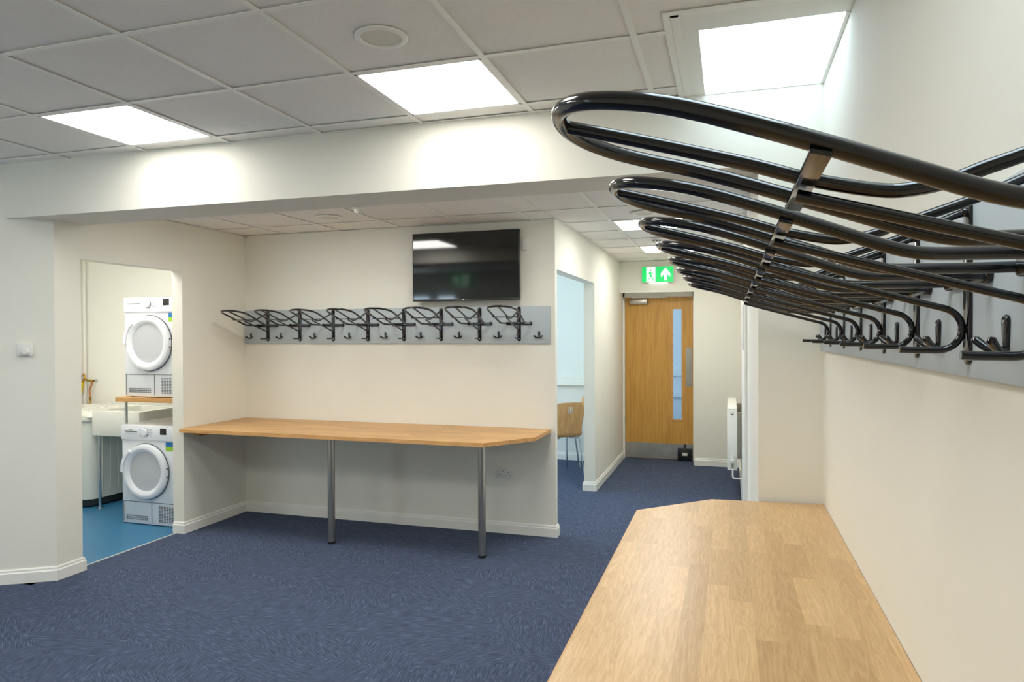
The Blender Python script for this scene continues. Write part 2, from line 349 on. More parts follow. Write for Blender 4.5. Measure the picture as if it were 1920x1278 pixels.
# skirting boards: moulded profile
def skirt(name, pts, flip=False):
    """pts run with the room on the left-hand side; profile 16 mm x 92 mm"""
    mb = MB()
    prof = [(0, 0), (.016, 0), (.016, .066), (.010, .074), (.010, .084), (.005, .092), (0, .092)]
    n = len(pts); sec = []
    for i, p in enumerate(pts):
        p = Vector(p); ds = []
        if i: ds.append((p - Vector(pts[i - 1])).normalized())
        if i < n - 1: ds.append((Vector(pts[i + 1]) - p).normalized())
        ns = [Vector((-d.y, d.x)) for d in ds]; nn = sum(ns, Vector((0, 0))).normalized(); nn /= max(.3, nn.dot(ns[0]))
        sec.append([mb.bm.verts.new((p.x + nn.x * a, p.y + nn.y * a, b)) for a, b in prof])
    for A, B in zip(sec, sec[1:]):
        for k in range(len(prof)): mb.bm.faces.new((A[k], A[(k + 1) % len(prof)], B[(k + 1) % len(prof)], B[k]))
    mb.bm.faces.new(sec[0][::-1]); mb.bm.faces.new(sec[-1]); bmesh.ops.recalc_face_normals(mb.bm, faces=mb.bm.faces[:])
    return S(mb, name, 'white')
skirt('baseboard_left', [(XL - .03, 3.61), (XL, 3.61), K0, K2])
skirt('baseboard_back', [(XC - .03, 5.343), (XC, 5.343), (XC, YB), (XL, YB), (XL, 4.527), (XL - .10, 4.527)])
skirt('baseboard_corridor_left', [(XC, 8.93), (XC, 6.945), (XC - .11, 6.945), (XC - .11, 6.99)])
skirt('baseboard_corridor_end', [(XCR, 7.0), (XCR, YE), (-.40, YE)])
skirt('baseboard_side_room', [(XC - .12, YR), (-4.2, YR)])
skirt('baseboard_right', [(XR, YK), (XR, YBM), (XCR, YBM), (XCR, 5.27)])

# ------------------------------------------------------------ tiled ceilings with an exposed metal grid
def ceiling(name, zc, xl, yl, region, holes, poly_clip=None):
    """xl, yl: grid lines; region (x0,x1,y0,y1); holes: lamp cells (x0,x1,y0,y1); each tile and bar is a piece"""
    root = MB().box(region[0], region[1], region[2], region[3], zc + .06, zc + .075).build(name, 'tile', None, False, 'structure')
    X = sorted([region[0]] + [x for x in xl if region[0] + .02 < x < region[1] - .02] + [region[1]])
    Y = sorted([region[2]] + [y for y in yl if region[2] + .02 < y < region[3] - .02] + [region[3]])
    for x0, x1 in zip(X, X[1:]):
        for y0, y1 in zip(Y, Y[1:]):
            cx, cy = (x0 + x1) / 2, (y0 + y1) / 2
            if any(a < cx < b and c < cy < d for a, b, c, d in holes): continue
            polys = [[(x0 + .003, y0 + .003), (x1 - .003, y0 + .003), (x1 - .003, y1 - .003), (x0 + .003, y1 - .003)]]
            polys = poly_clip(polys) if poly_clip else polys
            mb = MB(); k = 0
            for p in polys:
                if len(p) >= 3 and abs(sum(p[i][0] * p[(i + 1) % len(p)][1] - p[(i + 1) % len(p)][0] * p[i][1] for i in range(len(p)))) > 1e-3:
                    mb.prism(p, zc + random.uniform(.0055, .007), zc + .018); k += 1
            if k: mb.build('ceiling_tile', 'tile', root, False)
    return root, X, Y
def bars(root, zc, segs):
    for x0, y0, x1, y1 in segs:
        if abs(x0 - x1) < 1e-6: MB().box(x0 - .012, x0 + .012, y0, y1, zc - .001, zc + .0018).build('grid_bar', 'bar', root, False)
        else: MB().box(x0, x1, y0 - .012, y0 + .012, zc - .0006, zc + .0018).build('grid_bar', 'bar', root, False)
xm = [-0.335 - .5925 * k for k in range(-1, 12)]; ym = [3.18 - .592 * j for j in range(0, 11)]
def cell(xi, yj): return (xm[xi], xm[xi - 1], ym[yj + 1], ym[yj])
HX0, HY0 = -.197, 2.45
HY1, HY2 = .30, 1.18          # a second rooflight over the near racks
def mclip2(polys):
    out = []
    for p in polys:
        # keep room side of the splayed wall (below the line K0-K2)
        q = clip(p, K0, K2) if max(a[0] for a in p) < XL + .01 or min(a[0] for a in p) < XL else p
        if not q: continue
        a = clip(q, (HX0, -10), (HX0, 10)); b = clip(q, (HX0, 10), (HX0, -10))
        c = clip(clip(b, (10, HY0), (-10, HY0)), (-10, HY2), (10, HY2)) if b else []
        d = clip(b, (10, HY1), (-10, HY1)) if b else []
        out += [t for t in (a, c, d) if t]
    return out
lamps_main = [cell(6, 0), cell(3, 0), cell(6, 3), cell(3, 3), cell(9, 4)]
root, X, Y = ceiling('ceiling', ZC, xm, ym, (-6.98, XR, YK, 3.315), lamps_main, mclip2)
sg = []
def kx(y): return K0[0] + (y - K0[1]) * (K2[0] - K0[0]) / (K2[1] - K0[1])
for x in X[1:-1]:
    ye = 3.31
    if x < K0[0]: ye = min(3.31, K0[1] + (x - K0[0]) * (K2[1] - K0[1]) / (K2[0] - K0[0]))
    if x > HX0: sg += [(x, YK, x, HY1), (x, HY2, x, HY0)]
    else: sg.append((x, YK, x, ye - .01))
for y in Y[1:-1]:
    x0 = max(-6.97, kx(y) + .02) if y > K2[1] else -6.97
    sg.append((x0, y, (HX0 if y > HY0 or HY1 < y < HY2 else XR) - .002, y))
bars(root, ZC, sg)
# wall-angle edge trims
mb = MB(); mb.box(XL - .2, HX0 - .002, 3.29, 3.318, ZC - .002, ZC + .0005); mb.box(HX0 - .024, HX0, HY0, 3.318, ZC - .003, ZC + .0005); mb.box(HX0 - .024, XR, HY0 - .024, HY0, ZC - .003, ZC + .0005)
mb.build('edge_trim', 'bar', root, False)
xa = [-.33 + .0, -.90] + [-.90 - .573 * k for k in range(1, 6)]; xa[0] = -.325
ya = [4.318, 4.905, 5.505, 6.05, 6.605, 7.205, 7.785, 8.365]
lamps_alc = [(-3.19, -2.62, 3.70, 4.318), (-1.473, -.90, 3.70, 4.318), (-.90, -.325, 5.505, 6.05), (-.90, -.325, 7.205, 7.785)]
ya2 = [3.735] + ya
ra, X1, Y1 = ceiling('ceiling_alcove', ZA, xa, ya2, (XL, XC, 3.64, YB), lamps_alc)
bars(ra, ZA, [(x, 3.65, x, YB - .005) for x in X1[1:-1]] + [(XL + .01, y, XC, y) for y in Y1[1:-1]])
rc, X2, Y2 = ceiling('ceiling_corridor', ZA, xa, ya2, (XC, XCR, 3.64, YE), lamps_alc)
bars(rc, ZA, [(x, 3.65, x, YE - .005) for x in X2[1:-1]] + [(XC + (0 if y < 5.2 else .01), y, XCR - .01, y) for y in Y2[1:-1]])
MB().box(XC, XC + .022, YB, YE, ZA - .002, ZA + .0005).box(XC, XCR, YE - .022, YE, ZA - .002, ZA + .0005).build('edge_trim', 'bar', rc, False)
MB().box(XL, XC, YB - .022, YB, ZA - .002, ZA + .0005).box(XL, XL + .022, 3.64, YB, ZA - .002, ZA + .0005).build('edge_trim', 'bar', ra, False)

# square recessed LED lamps
def lamp(x0, x1, y0, y1, zc, m, label):
    r = empty('ceiling_lamp', ((x0 + x1) / 2, (y0 + y1) / 2, zc), label, 'ceiling light', 'square recessed ceiling lamps')
    a, b = (x1 - x0) / 2 - .012, (y1 - y0) / 2 - .012
    fr = MB()
    for q in ((-a, a, -b, -b + .012), (-a, a, b - .012, b), (-a, -a + .012, -b, b), (a - .012, a, -b, b)): fr.box(*q, -.0008, .012)
    fr.build('frame', 'bar', r, False)
    MB().box(-a + .012, a - .012, -b + .012, b - .012, .004, .008).build('diffuser', m, r, False)
    hs = MB(); hs.box(-a, a, -b, b, .045, .05)
    for q in ((-a, a, -b, -b + .003), (-a, a, b - .003, b), (-a, -a + .003, -b, b), (a - .003, a, -b, b)): hs.box(*q, .012, .045)
    hs.build('housing', 'bar', r, False)
    return r
ML = ['square lit ceiling lamp nearest the thermostat wall, in front of the beam', 'square lit ceiling lamp beside the round speaker, in front of the beam',
      'added unseen square lamp above the carpet between photographer and thermostat wall', 'added unseen square lamp straight above the photographer', 'added unseen square lamp in the far corner of the room behind the photographer']
for k, (c, l) in enumerate(zip(lamps_main, ML)): lamp(*c, ZC, 'panel' if k < 2 else 'panel_b', l)  # lamps after the first two are unseen, added for more fill
lamp(-3.19, -2.62, 3.735, 4.318, ZA, 'panel_c', 'ceiling lamp seen as a thin strip behind the beam, above the first racks')
lamp(-1.473, -.90, 3.735, 4.318, ZA, 'panel_c', 'ceiling lamp seen as a thin strip behind the beam, above the television')
lamp(-.90, -.325, 5.505, 6.05, ZA, 'panel_c', 'lit square lamp in the corridor ceiling beyond the ceiling speaker')
lamp(-.90, -.325, 7.205, 7.785, ZA, 'panel_c', 'smaller-looking lit square lamp deep in the corridor near the exit sign')
lamp(-5.7, -5.1, 4.1, 4.7, 2.54, 'panel_u', 'square lamp in the ceiling of the laundry room')
lamp(-5.0, -4.4, 3.75, 4.35, 2.54, 'panel_u', 'square lamp of the laundry room ceiling by its doorway')

# rooflight over the near worktop
zf = ZC + .004
def rooflight(name, ya, yb, near, far, gm='skyglass'):
    g0, g1, h0, h1 = HX0 + .092, XR - .014, ya + near, yb - far
    sk = MB(); sk.box(HX0, g0, ya, yb, zf, zf + .03); sk.box(g0, XR, ya, h0, zf, zf + .03); sk.box(g1, XR, h0, yb, zf - .004, zf + .03); sk.box(g0, g1, h1, yb, zf - .004, zf + .03)
    rl = S(sk, name, 'white')
    MB().box(g0, g1, h0, h1, zf + .006, zf + .012).build('pane', gm, rl, False)
    MB().box(HX0 + .002, HX0 + .03, ya, yb, zf - .001, zf).box(HX0, XR, ya, ya + .03, zf - .001, zf).build('reveal_bead', 'bar', rl, False)
rooflight('window_6', HY0, YBM, .165, .006)
rooflight('window_7', HY1, HY2, .10, .10, 'skyglass_b')

# ------------------------------------------------------------ corridor door and side door
d1 = MB(); fx0, fx1 = -1.30, -.41
d1.box(fx0, fx0 + .022, YD - .03, YD + .08, 0, 2.112); d1.box(fx1 - .02, fx1, YD - .03, YD + .08, 0, 2.112); d1.box(fx0, fx1, YD - .03, YD + .08, 2.062, 2.112)
d1.box(fx0, fx1, YE - .005, YE + .01, 2.100, 2.112)
door = S(d1, 'door_1', 'white')
lx0, lx1 = -1.276, -.432
gx0, gx1, gz0, gz1 = -.680, -.566, .508, 1.905
lf = MB(); y0, y1 = YD, YD + .045
lf.box(lx0, gx0, y0, y1, .008, 2.058); lf.box(gx1, lx1, y0, y1, .008, 2.058); lf.box(gx0, gx1, y0, y1, .008, gz0); lf.box(gx0, gx1, y0, y1, gz1, 2.058)
lf.build('door_leaf', 'door_oak', door, False)
mb = MB()
for q in ((gx0 - .012, gx0 + .006, gz0 - .012, gz1 + .012), (gx1 - .006, gx1 + .012, gz0 - .012, gz1 + .012)): mb.box(q[0], q[1], y0 - .006, y0 + .01, q[2], q[3])
mb.box(gx0, gx1, y0 - .006, y0 + .01, gz0 - .012, gz0 + .006); mb.box(gx0, gx1, y0 - .006, y0 + .01, gz1 - .006, gz1 + .012)
mb.build('glazing_bead', 'edge', door, False)
MB().box(gx0, gx1, y0 + .018, y0 + .024, gz0, gz1).build('vision_pane', 'glass', door, False)
kp = MB().box(lx0 + .003, lx1 - .002, y0 - .002, y0, .012, .206).build('kick_plate', 'kick', door, False)
pp = MB().box(-.519, -.442, y0 - .002, y0, .933, 1.413, .0005).build('push_plate', 'steel', door, False)
for zz in (.95, 1.396): MB().lathe([(.004, 0), (.004, .001), (0, .0015)], 10, Matrix.Translation((-.48, y0 - .002, zz)) @ Matrix.Rotation(PI / 2, 4, 'X')).build('screw', 'dark', pp)
cl = MB().box(-1.215, -.995, y0 - .055, y0, 1.966, 2.03, .004).build('door_closer', 'steel', door)
MB().box(-1.19, -.755, YD - .06, YD - .03, 2.045, 2.068, .002).build('closer_track', 'plastic', cl)
MB().box(-1.009, -.995, y0 - .0555, y0 - .001, 1.966, 2.03, .002).build('closer_cap', 'chrome', cl)
hd = MB().box(-.618, -.440, y0 - .045, y0 - .002, .014, .163, .006).build('door_holder', 'dark', door)
MB().box(-.545, -.52, y0 - .03, y0 - .002, .150, .208, .004).build('holder_arm', 'dark', hd)
MB().box(-.563, -.500, y0 - .0465, y0 - .045, .068, .105).build('holder_label', 'plastic', hd, False)
for q in ((-.606, .15), (-.452, .15), (-.452, .03)): MB().lathe([(.005, 0), (.005, .002), (0, .003)], 10, Matrix.Translation((q[0], y0 - .045, q[1])) @ Matrix.Rotation(PI / 2, 4, 'X')).build('screw', 'chrome', hd)

d2 = MB(); X2f = XCR - .02
d2.box(X2f, XCR, 5.30, 5.37, 0, 2.09, .003); d2.box(X2f, XCR, 6.36, 6.43, 0, 2.09, .003); d2.box(X2f, XCR, 5.30, 6.43, 2.03, 2.10, .003)
dd = S(d2, 'door_2', 'white', True)
MB().box(XCR - .012, XCR, 5.375, 6.355, .01, 2.025).build('door_leaf', 'white', dd, False)
MB().box(XCR - .0175, XCR - .012, 6.12, 6.26, 1.45, 1.83, .001).build('vision_panel', 'slot', dd)
MB().box(XCR - .0185, XCR - .0165, 6.14, 6.24, 1.47, 1.81).build('pane', 'appl_grey', dd, False)

# exit signs
def exit_sign(name, x, y, z, label, rz=0.0):
    r = empty(name, (x, y, z), label, 'exit sign', None, rz)
    w, h = .194, .10
    MB().box(-w, w, 0, .035, -h, h, .004).build('housing', 'plastic', r)
    MB().box(-w + .006, w - .006, -.003, 0, -h + .006, h - .006).build('green_face', 'exit_green', r, False)
    dr = MB().box(-.134, -.028, -.0045, -.003, -.088, .088).build('doorway_symbol', 'exit_white', r, False)
    man = MB()
    L = [((-.092, -.088, .058), .0), ]
    def limb(a, b, t=.010):
        a, b = Vector(a), Vector(b); d = (b - a).normalized(); n = Vector((-d.y, d.x)) * t / 2
        man.prism([tuple(a - n), tuple(b - n), tuple(b + n), tuple(a + n)], -.0055, -.0045, axis='y')
    limb((-.094, .028), (-.078, -.02), .022); limb((-.078, -.02), (-.058, -.045), .013); limb((-.058, -.045), (-.052, -.082), .011)
    limb((-.08, -.02), (-.094, -.05), .013); limb((-.094, -.05), (-.128, -.052), .010)
    limb((-.088, .028), (-.064, .008), .009); limb((-.064, .008), (-.044, .018), .008); limb((-.094, .024), (-.118, .0), .009); limb((-.118, .0), (-.122, -.016), .008)
    man.lathe([(.0, 0), (.012, 0), (.012, .001), (0, .001)], 16, Matrix.Translation((-.084, -.0045, .050)) @ Matrix.Rotation(PI / 2, 4, 'X'))
    man.build('running_figure', 'exit_green', r, False)
    ar = MB()
    ar.prism([(.078, -.075), (.112, -.075), (.112, .0), (.150, -.035), (.150, .01), (.095, .078), (.040, .01), (.040, -.035), (.078, .0)], -.0045, -.003, axis='y')
    ar.build('arrow', 'exit_white', r, False)
    MB().box(-.10, .12, .002, .03, -h - .008, -h, .002).build('downlight_lens', 'exit_white', r)
    return r
exit_sign('exit_sign', -.834, YE - .037, 2.318, 'lit green exit sign with running figure and up arrow above the oak corridor door')
r = exit_sign('exit_sign', -4.50, YK + .037, 2.555, 'green exit sign on the wall behind the photographer', PI)

# ------------------------------------------------------------ worktops
def leg(x, y, h, parent):
    l = MB().lathe([(0, .012), (.027, .012), (.027, h)], 28, Matrix.Translation((x, y, 0))).build('leg', 'steel', parent)
    MB().lathe([(0, 0), (.029, 0), (.029, .016), (.027, .018)], 28, Matrix.Translation((x, y, 0))).build('foot', 'dark', l)
    MB().lathe([(.027, h - .006), (.036, h - .006), (.036, h), (0, h)], 28, Matrix.Translation((x, y, 0))).build('flange', 'steel', l)
t1 = empty('worktop', (0, 0, 0), 'long oak worktop with a clipped corner under the television and far racks', 'worktop')
P1 = [(XL + .0015, 4.482), (-1.606, 4.462), (-1.338, 4.83), (-1.338, YB - .0015), (XL + .0015, YB - .0015)]
MB().prism(P1, .819, .848, .001).build('top', 'top_far', t1, False)
ed = MB()
for (a, b) in ((P1[0], P1[1]), (P1[1], P1[2]), (P1[2], P1[3])):
    a, b = Vector(a), Vector(b); d = (b - a).normalized(); n = Vector((d.y, -d.x)) * .0015
    ed.prism([tuple(a), tuple(b), tuple(b + n), tuple(a + n)], .8195, .8475)
ed.build('edging', 'edge', t1, False)
leg(-2.903, 4.636, .819, t1); leg(-1.688, 4.655, .819, t1)
MB().prism([(4.60, .819), (5.26, .819), (5.26, .765), (4.66, .765)], XL + .0015, XL + .045, axis='x').build('wall_batten', 'edge', t1, False)
t2 = empty('worktop', (0, 0, 0), 'foreground oak strip-block worktop running along the wall under the near racks', 'worktop')
P2 = [(-.374, YK + .003), (XR - .0015, YK + .003), (XR - .0015, 3.3155), (-.077, 3.275), (-.377, 2.985)]
MB().prism(P2, .809, .838, .001).build('top', 'top_near', t2, False)
ed = MB()
for (a, b) in ((P2[2], P2[3]), (P2[3], P2[4]), (P2[4], P2[0])):
    a, b = Vector(a), Vector(b); d = (b - a).normalized(); n = Vector((-d.y, d.x)) * -.0015
    ed.prism([tuple(a), tuple(b), tuple(b + n), tuple(a + n)][::-1], .8095, .8375)
ed.build('edging', 'edge', t2, False)
for y in (2.8, 1.3, -.4): leg(-.31, y, .809, t2)
MB().box(XR - .045, XR - .0015, YK + .05, 3.2, .76, .809).build('wall_batten', 'edge', t2, False)

# ------------------------------------------------------------ rack boards
tag(MB().box(-4.178, -1.336, YB - .0185, YB - .0015, 1.518, 1.815, .004).build('backing_board', 'board'), 'long blue-grey board on the alcove wall under the television', 'board')
tag(MB().box(XR - .0185, XR - .0015, .40, 3.305, 1.515, 1.812, .004).build('backing_board', 'board'), 'blue-grey board on the near wall above the foreground worktop', 'board')

# ------------------------------------------------------------ saddle racks; local: u = x, out from the wall = -y, z = height
def nz(u, n, z): return (u, -n, z)
def make_rack(label, group):
    r = empty('saddle_rack', (0, 0, 0), label, 'saddle rack', group)
    w = .0155; a = []
    for k in range(9): a.append((w * math.cos(PI * k / 8), 1.811 - w + w * math.sin(PI * k / 8)))
    for k in range(9): a.append((-w * math.cos(PI * k / 8), 1.537 + w - w * math.sin(PI * k / 8)))
    pl = MB().prism(a, -.006, 0, .0008, axis='y').build('back_plate', 'black', r)
    for zz in (1.792, 1.557): MB().lathe([(.0045, 0), (.0045, .0012), (0, .002)], 12, Matrix.Translation((0, -.006, zz)) @ Matrix.Rotation(PI / 2, 4, 'X')).build('screw', 'steel', pl)
    MB().box(-.096, .096, -.0125, -.0055, 1.666, 1.688, .001).build('crossbar', 'black', r)
    half = [(.097, .008, 1.678), (.097, .060, 1.678), (.097, .120, 1.679), (.098, .160, 1.680), (.099, .186, 1.684), (.100, .215, 1.693), (.102, .249, 1.706), (.107, .317, 1.7315), (.109, .380, 1.7545), (.109, .425, 1.769), (.102, .465, 1.779), (.084, .500, 1.787), (.049, .525, 1.7925)]
    path = [nz(*p) for p in half] + [nz(0, .534, 1.7945)] + [nz(-p[0], p[1], p[2]) for p in half[::-1]]
    lp = MB().tube(path, .0077, 20).build('saddle_loop', 'black', r)
    for s in (-1, 1):
        MB().lathe([(0, .0), (.0125, 0), (.0135, .0015), (.0135, .0085), (.0120, .0105), (.0078, .012), (0, .012)], 28, Matrix.Translation((s * .097, -.0002, 1.678)) @ Matrix.Rotation(PI / 2, 4, 'X')).build('end_foot', 'black', lp)
    B = [(.528, 1.792), (.45, 1.770), (.364, 1.744), (.311, 1.726), (.256, 1.713), (.228, 1.7125), (.200, 1.718), (.178, 1.726), (.152, 1.7345), (.086, 1.757), (.045, 1.774), (.022, 1.784), (.006, 1.789)]
    MB().tube([nz(0, n, z) for n, z in B], .0064, 18).build('centre_rod', 'black', r)
    J = [(.322, 1.7125), (.250, 1.6918), (.180, 1.6717), (.120, 1.6545), (.080, 1.643), (.052, 1.635)]
    J += [(.047 + .0355 * math.cos(q), 1.5965 + .0355 * math.sin(q)) for q in (math.radians(106 + 164 * k / 10) for k in range(11))]
    J += [(.062, 1.561), (.085, 1.5612), (.104, 1.562)]
    MB().tube([nz(0, n, z) for n, z in J], .0058, 18).build('bridle_hook', 'black', r)
    st = MB(); zs = lambda n: 1.7215 + (n - .317) * .27
    st.prism([(-.308, zs(.308) - .002), (-.308, zs(.308) + .002), (-.323, zs(.323) + .002), (-.323, zs(.323) - .002)], -.118, .118, .0005, axis='x')
    st.build('strap', 'black', r)
    MB().lathe([(0, 0), (.006, .002), (.007, .008), (.004, .013), (0, .014)], 12, Matrix.Translation((0, -.004, 1.595)) @ Matrix.Rotation(PI / 2, 4, 'X')).build('weld', 'black', r)
    MB().lathe([(0, 0), (.008, .001), (.008, .006), (.005, .010), (0, .012)], 12, Matrix.Translation((0, -.005, 1.789)) @ Matrix.Rotation(PI / 2, 4, 'X')).build('weld', 'black', r)
    return r
GF, GN = 'saddle racks on the alcove wall', 'saddle racks on the near wall above the foreground worktop'
ordn = ['first', 'second', 'third', 'fourth', 'fifth', 'sixth', 'seventh', 'eighth']
FX = [-3.9286, -3.5978, -3.2638, -2.9288, -2.5931, -2.2563, -1.9200, -1.5875]
FN = ['black tubular saddle rack reaching past the board end by the laundry doorway', 'black saddle rack second from the laundry doorway on the alcove board', 'black saddle rack third from the laundry doorway on the alcove board',
      'black saddle rack fourth from the laundry doorway on the alcove board', 'black saddle rack under the edge of the television nearer the laundry', 'black saddle rack third from the corridor end of the alcove board',
      'black saddle rack second from the corridor end of the alcove board', 'black saddle rack nearest the corridor on the alcove board']
NY = [.666, .992, 1.318, 1.647, 1.975, 2.300, 2.622, 2.950]
NN = ['largest black saddle rack, closest to the viewer, reaching across the rooflight', 'second largest black saddle rack, just behind the closest one on the near wall'] + \
     ['%s black saddle rack back from the viewer on the near wall' % ordn[k] for k in range(2, 7)] + ['smallest-looking black saddle rack at the corridor end of the near board']
rack0 = make_rack(FN[0], GF); rack0.location = (FX[0], YB - .018, 0)
for x, l in zip(FX[1:], FN[1:]): copy_tree(rack0, (x, YB - .018, 0), 0, l)
for y, l in zip(NY, NN):
    q = copy_tree(rack0, (XR - .018, y, 0), -PI / 2, l); q['group'] = GN

def make_hook(label, group):
    r = empty('coat_hook', (0, 0, 0), label, 'hook', group)
    a = []
    for k in range(9): a.append((.0105 * math.cos(PI * k / 8), 1.6055 + .0105 * math.sin(PI * k / 8)))
    for k in range(7): a.append((-.006 * math.cos(PI * k / 6), 1.568 - .006 * math.sin(PI * k / 6)))
    b = MB().prism(a, -.0065, 0, .0025, axis='y').build('hook_plate', 'black', r)
    for s in (-1, 1):
        MB().tube([nz(0, .004, 1.568), nz(s * .009, .012, 1.564), nz(s * .020, .021, 1.568), nz(s * .032, .031, 1.579)], lambda t: .0052 + .0014 * t, 14).lathe([(0, -.006), (.0045, -.0045), (.0063, 0), (.0045, .0045), (0, .006)], 14, Matrix.Translation(nz(s * .032, .031, 1.579))).build('prong', 'black', r)
    MB().lathe([(.003, 0), (.003, .001), (0, .0015)], 10, Matrix.Translation((0, -.0065, 1.605)) @ Matrix.Rotation(PI / 2, 4, 'X')).build('screw', 'steel', b)
    return r
HXs = [-4.1094, -3.7947, -3.4518, -3.1097, -2.7640, -2.4398, -2.0981, -1.7594, -1.4239]
hl = ['black twin hook at the board end beside the laundry wall'] + ['black twin hook between the %s and %s racks from the laundry doorway' % (ordn[k], ordn[k + 1]) for k in range(7)] + ['black twin hook past the last rack at the corridor end of the alcove board']
h0_ = make_hook(hl[0], 'twin hooks on the alcove board'); h0_.location = (HXs[0], YB - .018, 0)
for x, l in zip(HXs[1:], hl[1:]): copy_tree(h0_, (x, YB - .018, 0), 0, l)
nyh = [.824, 1.152, 1.487, 1.826, 2.14, 2.461, 2.786, 3.10]
nl = ['black twin hook between the %s and %s racks back from the viewer' % (ordn[k], ordn[k + 1]) for k in range(7)] + ['black twin hook at the corridor end of the near board']
for y, l in zip(nyh, nl):
    q = copy_tree(h0_, (XR - .018, y, 0), -PI / 2, l); q['group'] = 'twin hooks on the near board'

# ------------------------------------------------------------ television, sockets, thermostat, ceiling fittings
tv = empty('television', (0, 0, 0), 'black flat wall-mounted television switched off above the racks', 'television')
tx0, tx1, tz0, tz1, ty = -2.478, -1.562, 1.862, 2.416, 5.19
MB().box(tx0, tx1, ty, ty + .03, tz0, tz1, .004).build('body', 'dark', tv)
MB().box(tx0 + .009, tx1 - .009, ty - .0015, ty + .001, tz0 + .016, tz1 - .009).build('screen', 'screen', tv, False)
MB().box(tx0 + .003, tx1 - .003, ty - .003, ty + .001, tz0 + .001, tz0 + .015, .001).build('bottom_bezel', 'dark', tv)
MB().box(-2.3, -1.75, ty + .03, ty + .055, tz0 + .06, tz1 - .15, .01).build('rear_housing', 'dark', tv)
MB().box(-2.15, -1.9, ty + .055, YB - .0015, tz0 + .15, tz1 - .2).build('wall_bracket', 'dark', tv)
MB().lathe([(0, 0), (.006, 0), (.006, .0012), (0, .0012)], 20, Matrix.Translation((-2.03, ty - .003, tz0 + .008)) @ Matrix.Rotation(PI / 2, 4, 'X')).build('logo', 'steel', tv)
cp = empty('cable_outlet', (-1.545, YB, 2.30), 'small white cable box on the wall beside the television', 'cable outlet')
MB().box(-.012, .018, -.03, 0, -.045, .045, .004).build('housing', 'plastic', cp); MB().box(-.014, -.012, -.02, -.01, -.006, .006).build('socket', 'dark', cp)
so = empty('power_socket', (-1.720, YB, .482), 'white double power socket on the wall under the far worktop', 'socket')
MB().box(-.073, .073, -.010, 0, -.043, .043, .004).build('face_plate', 'plastic', so)
for s in (-1, 1):
    hh = MB().box(s * .036 - .003, s * .036 + .003, -.0106, -.010, .004, .012)
    hh.box(s * .036 - .015, s * .036 - .008, -.0106, -.010, -.018, -.014).box(s * .036 + .008, s * .036 + .015, -.0106, -.010, -.018, -.014)
    hh.build('pin_holes', 'dark', so, False)
    MB().box(s * .058 - .006, s * .058 + .006, -.013, -.009, .014, .030, .002).build('switch', 'plastic', so)
    MB().box(s * .008 - .006, s * .008 + .006, -.0106, -.010, .020 + s * .006, .024 + s * .006).build('usb_port', 'dark', so, False)
ang = math.atan2(kd.y, kd.x)   # splayed wall
tpos = Vector(K0) + kd * .165
th = empty('thermostat', (tpos.x, tpos.y, 1.505), 'small white square thermostat with a round knob on the splayed wall', 'thermostat', None, math.atan2(KN.y, KN.x) + PI / 2)
MB().box(-.043, .043, -.022, 0, -.04, .04, .004).build('base', 'plastic', th)
MB().lathe([(0, .045), (.018, .042), (.025, .034), (.027, .02)], 28, Matrix.Translation((.004, 0, -.012)) @ Matrix.Rotation(PI / 2, 4, 'X')).build('knob', 'plastic', th)

def speaker(x, y, z, r, label):
    s = empty('ceiling_speaker', (x, y, z), label, 'speaker', 'round ceiling speakers')
    MB().lathe([(r, 0), (r, -.004), (r * .94, -.008), (r * .78, -.008), (r * .76, -.003), (r * .76, 0)], 56).build('trim_ring', 'bar', s)
    MB().lathe([(0, -.0045), (r * .77, -.0035), (r * .77, -.001), (0, -.001)], 48).build('grille', 'grille', s)
speaker(-1.222, 2.305, ZC + .0015, .098, 'round white ceiling speaker in front of the beam')
speaker(-2.905, 4.625, ZA + .0015, .098, 'round ceiling speaker above the far worktop')
speaker(-.605, 5.205, ZA + .0015, .098, 'round ceiling speaker over the corridor entrance')
sm = empty('smoke_detector', (-.645, 6.63, ZA), 'white smoke detector in the corridor ceiling between the two lamps', 'smoke detector')
MB().lathe([(.052, .001), (.052, -.012), (.046, -.016), (0, -.016)], 32).build('base', 'plastic', sm)
MB().lathe([(.036, -.016), (.040, -.020), (.040, -.034), (.030, -.042), (0, -.044)], 32).build('chamber', 'plastic', sm)
for k in range(8):
    a = 2 * PI * k / 8; MB().box(.0385, .0408, -.009, .009, -.031, -.023).build('vent_slot', 'dark', sm, False).rotation_euler = (0, 0, a)
ps = empty('motion_sensor', (-2.50, 4.36, ZA), 'small white dome sensor half hidden behind the beam', 'sensor')
MB().lathe([(.045, .001), (.045, -.008), (.038, -.012), (0, -.012)], 28).build('base', 'plastic', ps)
MB().lathe([(.03, -.012), (.027, -.026), (.016, -.036), (0, -.039)], 28).build('lens', 'ceramic', ps)

# ------------------------------------------------------------ radiator
ra_ = empty('radiator', (0, 0, 0), 'white panel radiator standing off the corridor wall before the door', 'radiator')
rb = MB().box(-.017, -.009, 6.81, 7.99, .318, .880, .003)
for k in range(29): rb.box(-.020, -.016, 6.845 + k * .04, 6.868 + k * .04, .35, .85, .0015)
rb.build('front_panel', 'white', ra_)
MB().box(.058, .066, 6.81, 7.99, .318, .880, .003).build('rear_panel', 'white', ra_)
MB().box(-.018, .069, 6.80, 6.806, .312, .884, .001).build('end_panel', 'white', ra_); MB().box(-.018, .069, 7.994, 8.0, .312, .884, .001).build('end_panel', 'white', ra_)
MB().box(-.018, .069, 6.80, 8.0, .880, .889, .002).build('top_grille', 'white', ra_)
MB().lathe([(0, 0), (.014, 0), (.014, .006), (.006, .012), (0, .012)], 16, Matrix.Translation((.026, 6.80, .845)) @ Matrix.Rotation(PI / 2, 4, 'X')).build('bleed_plug', 'steel', ra_)
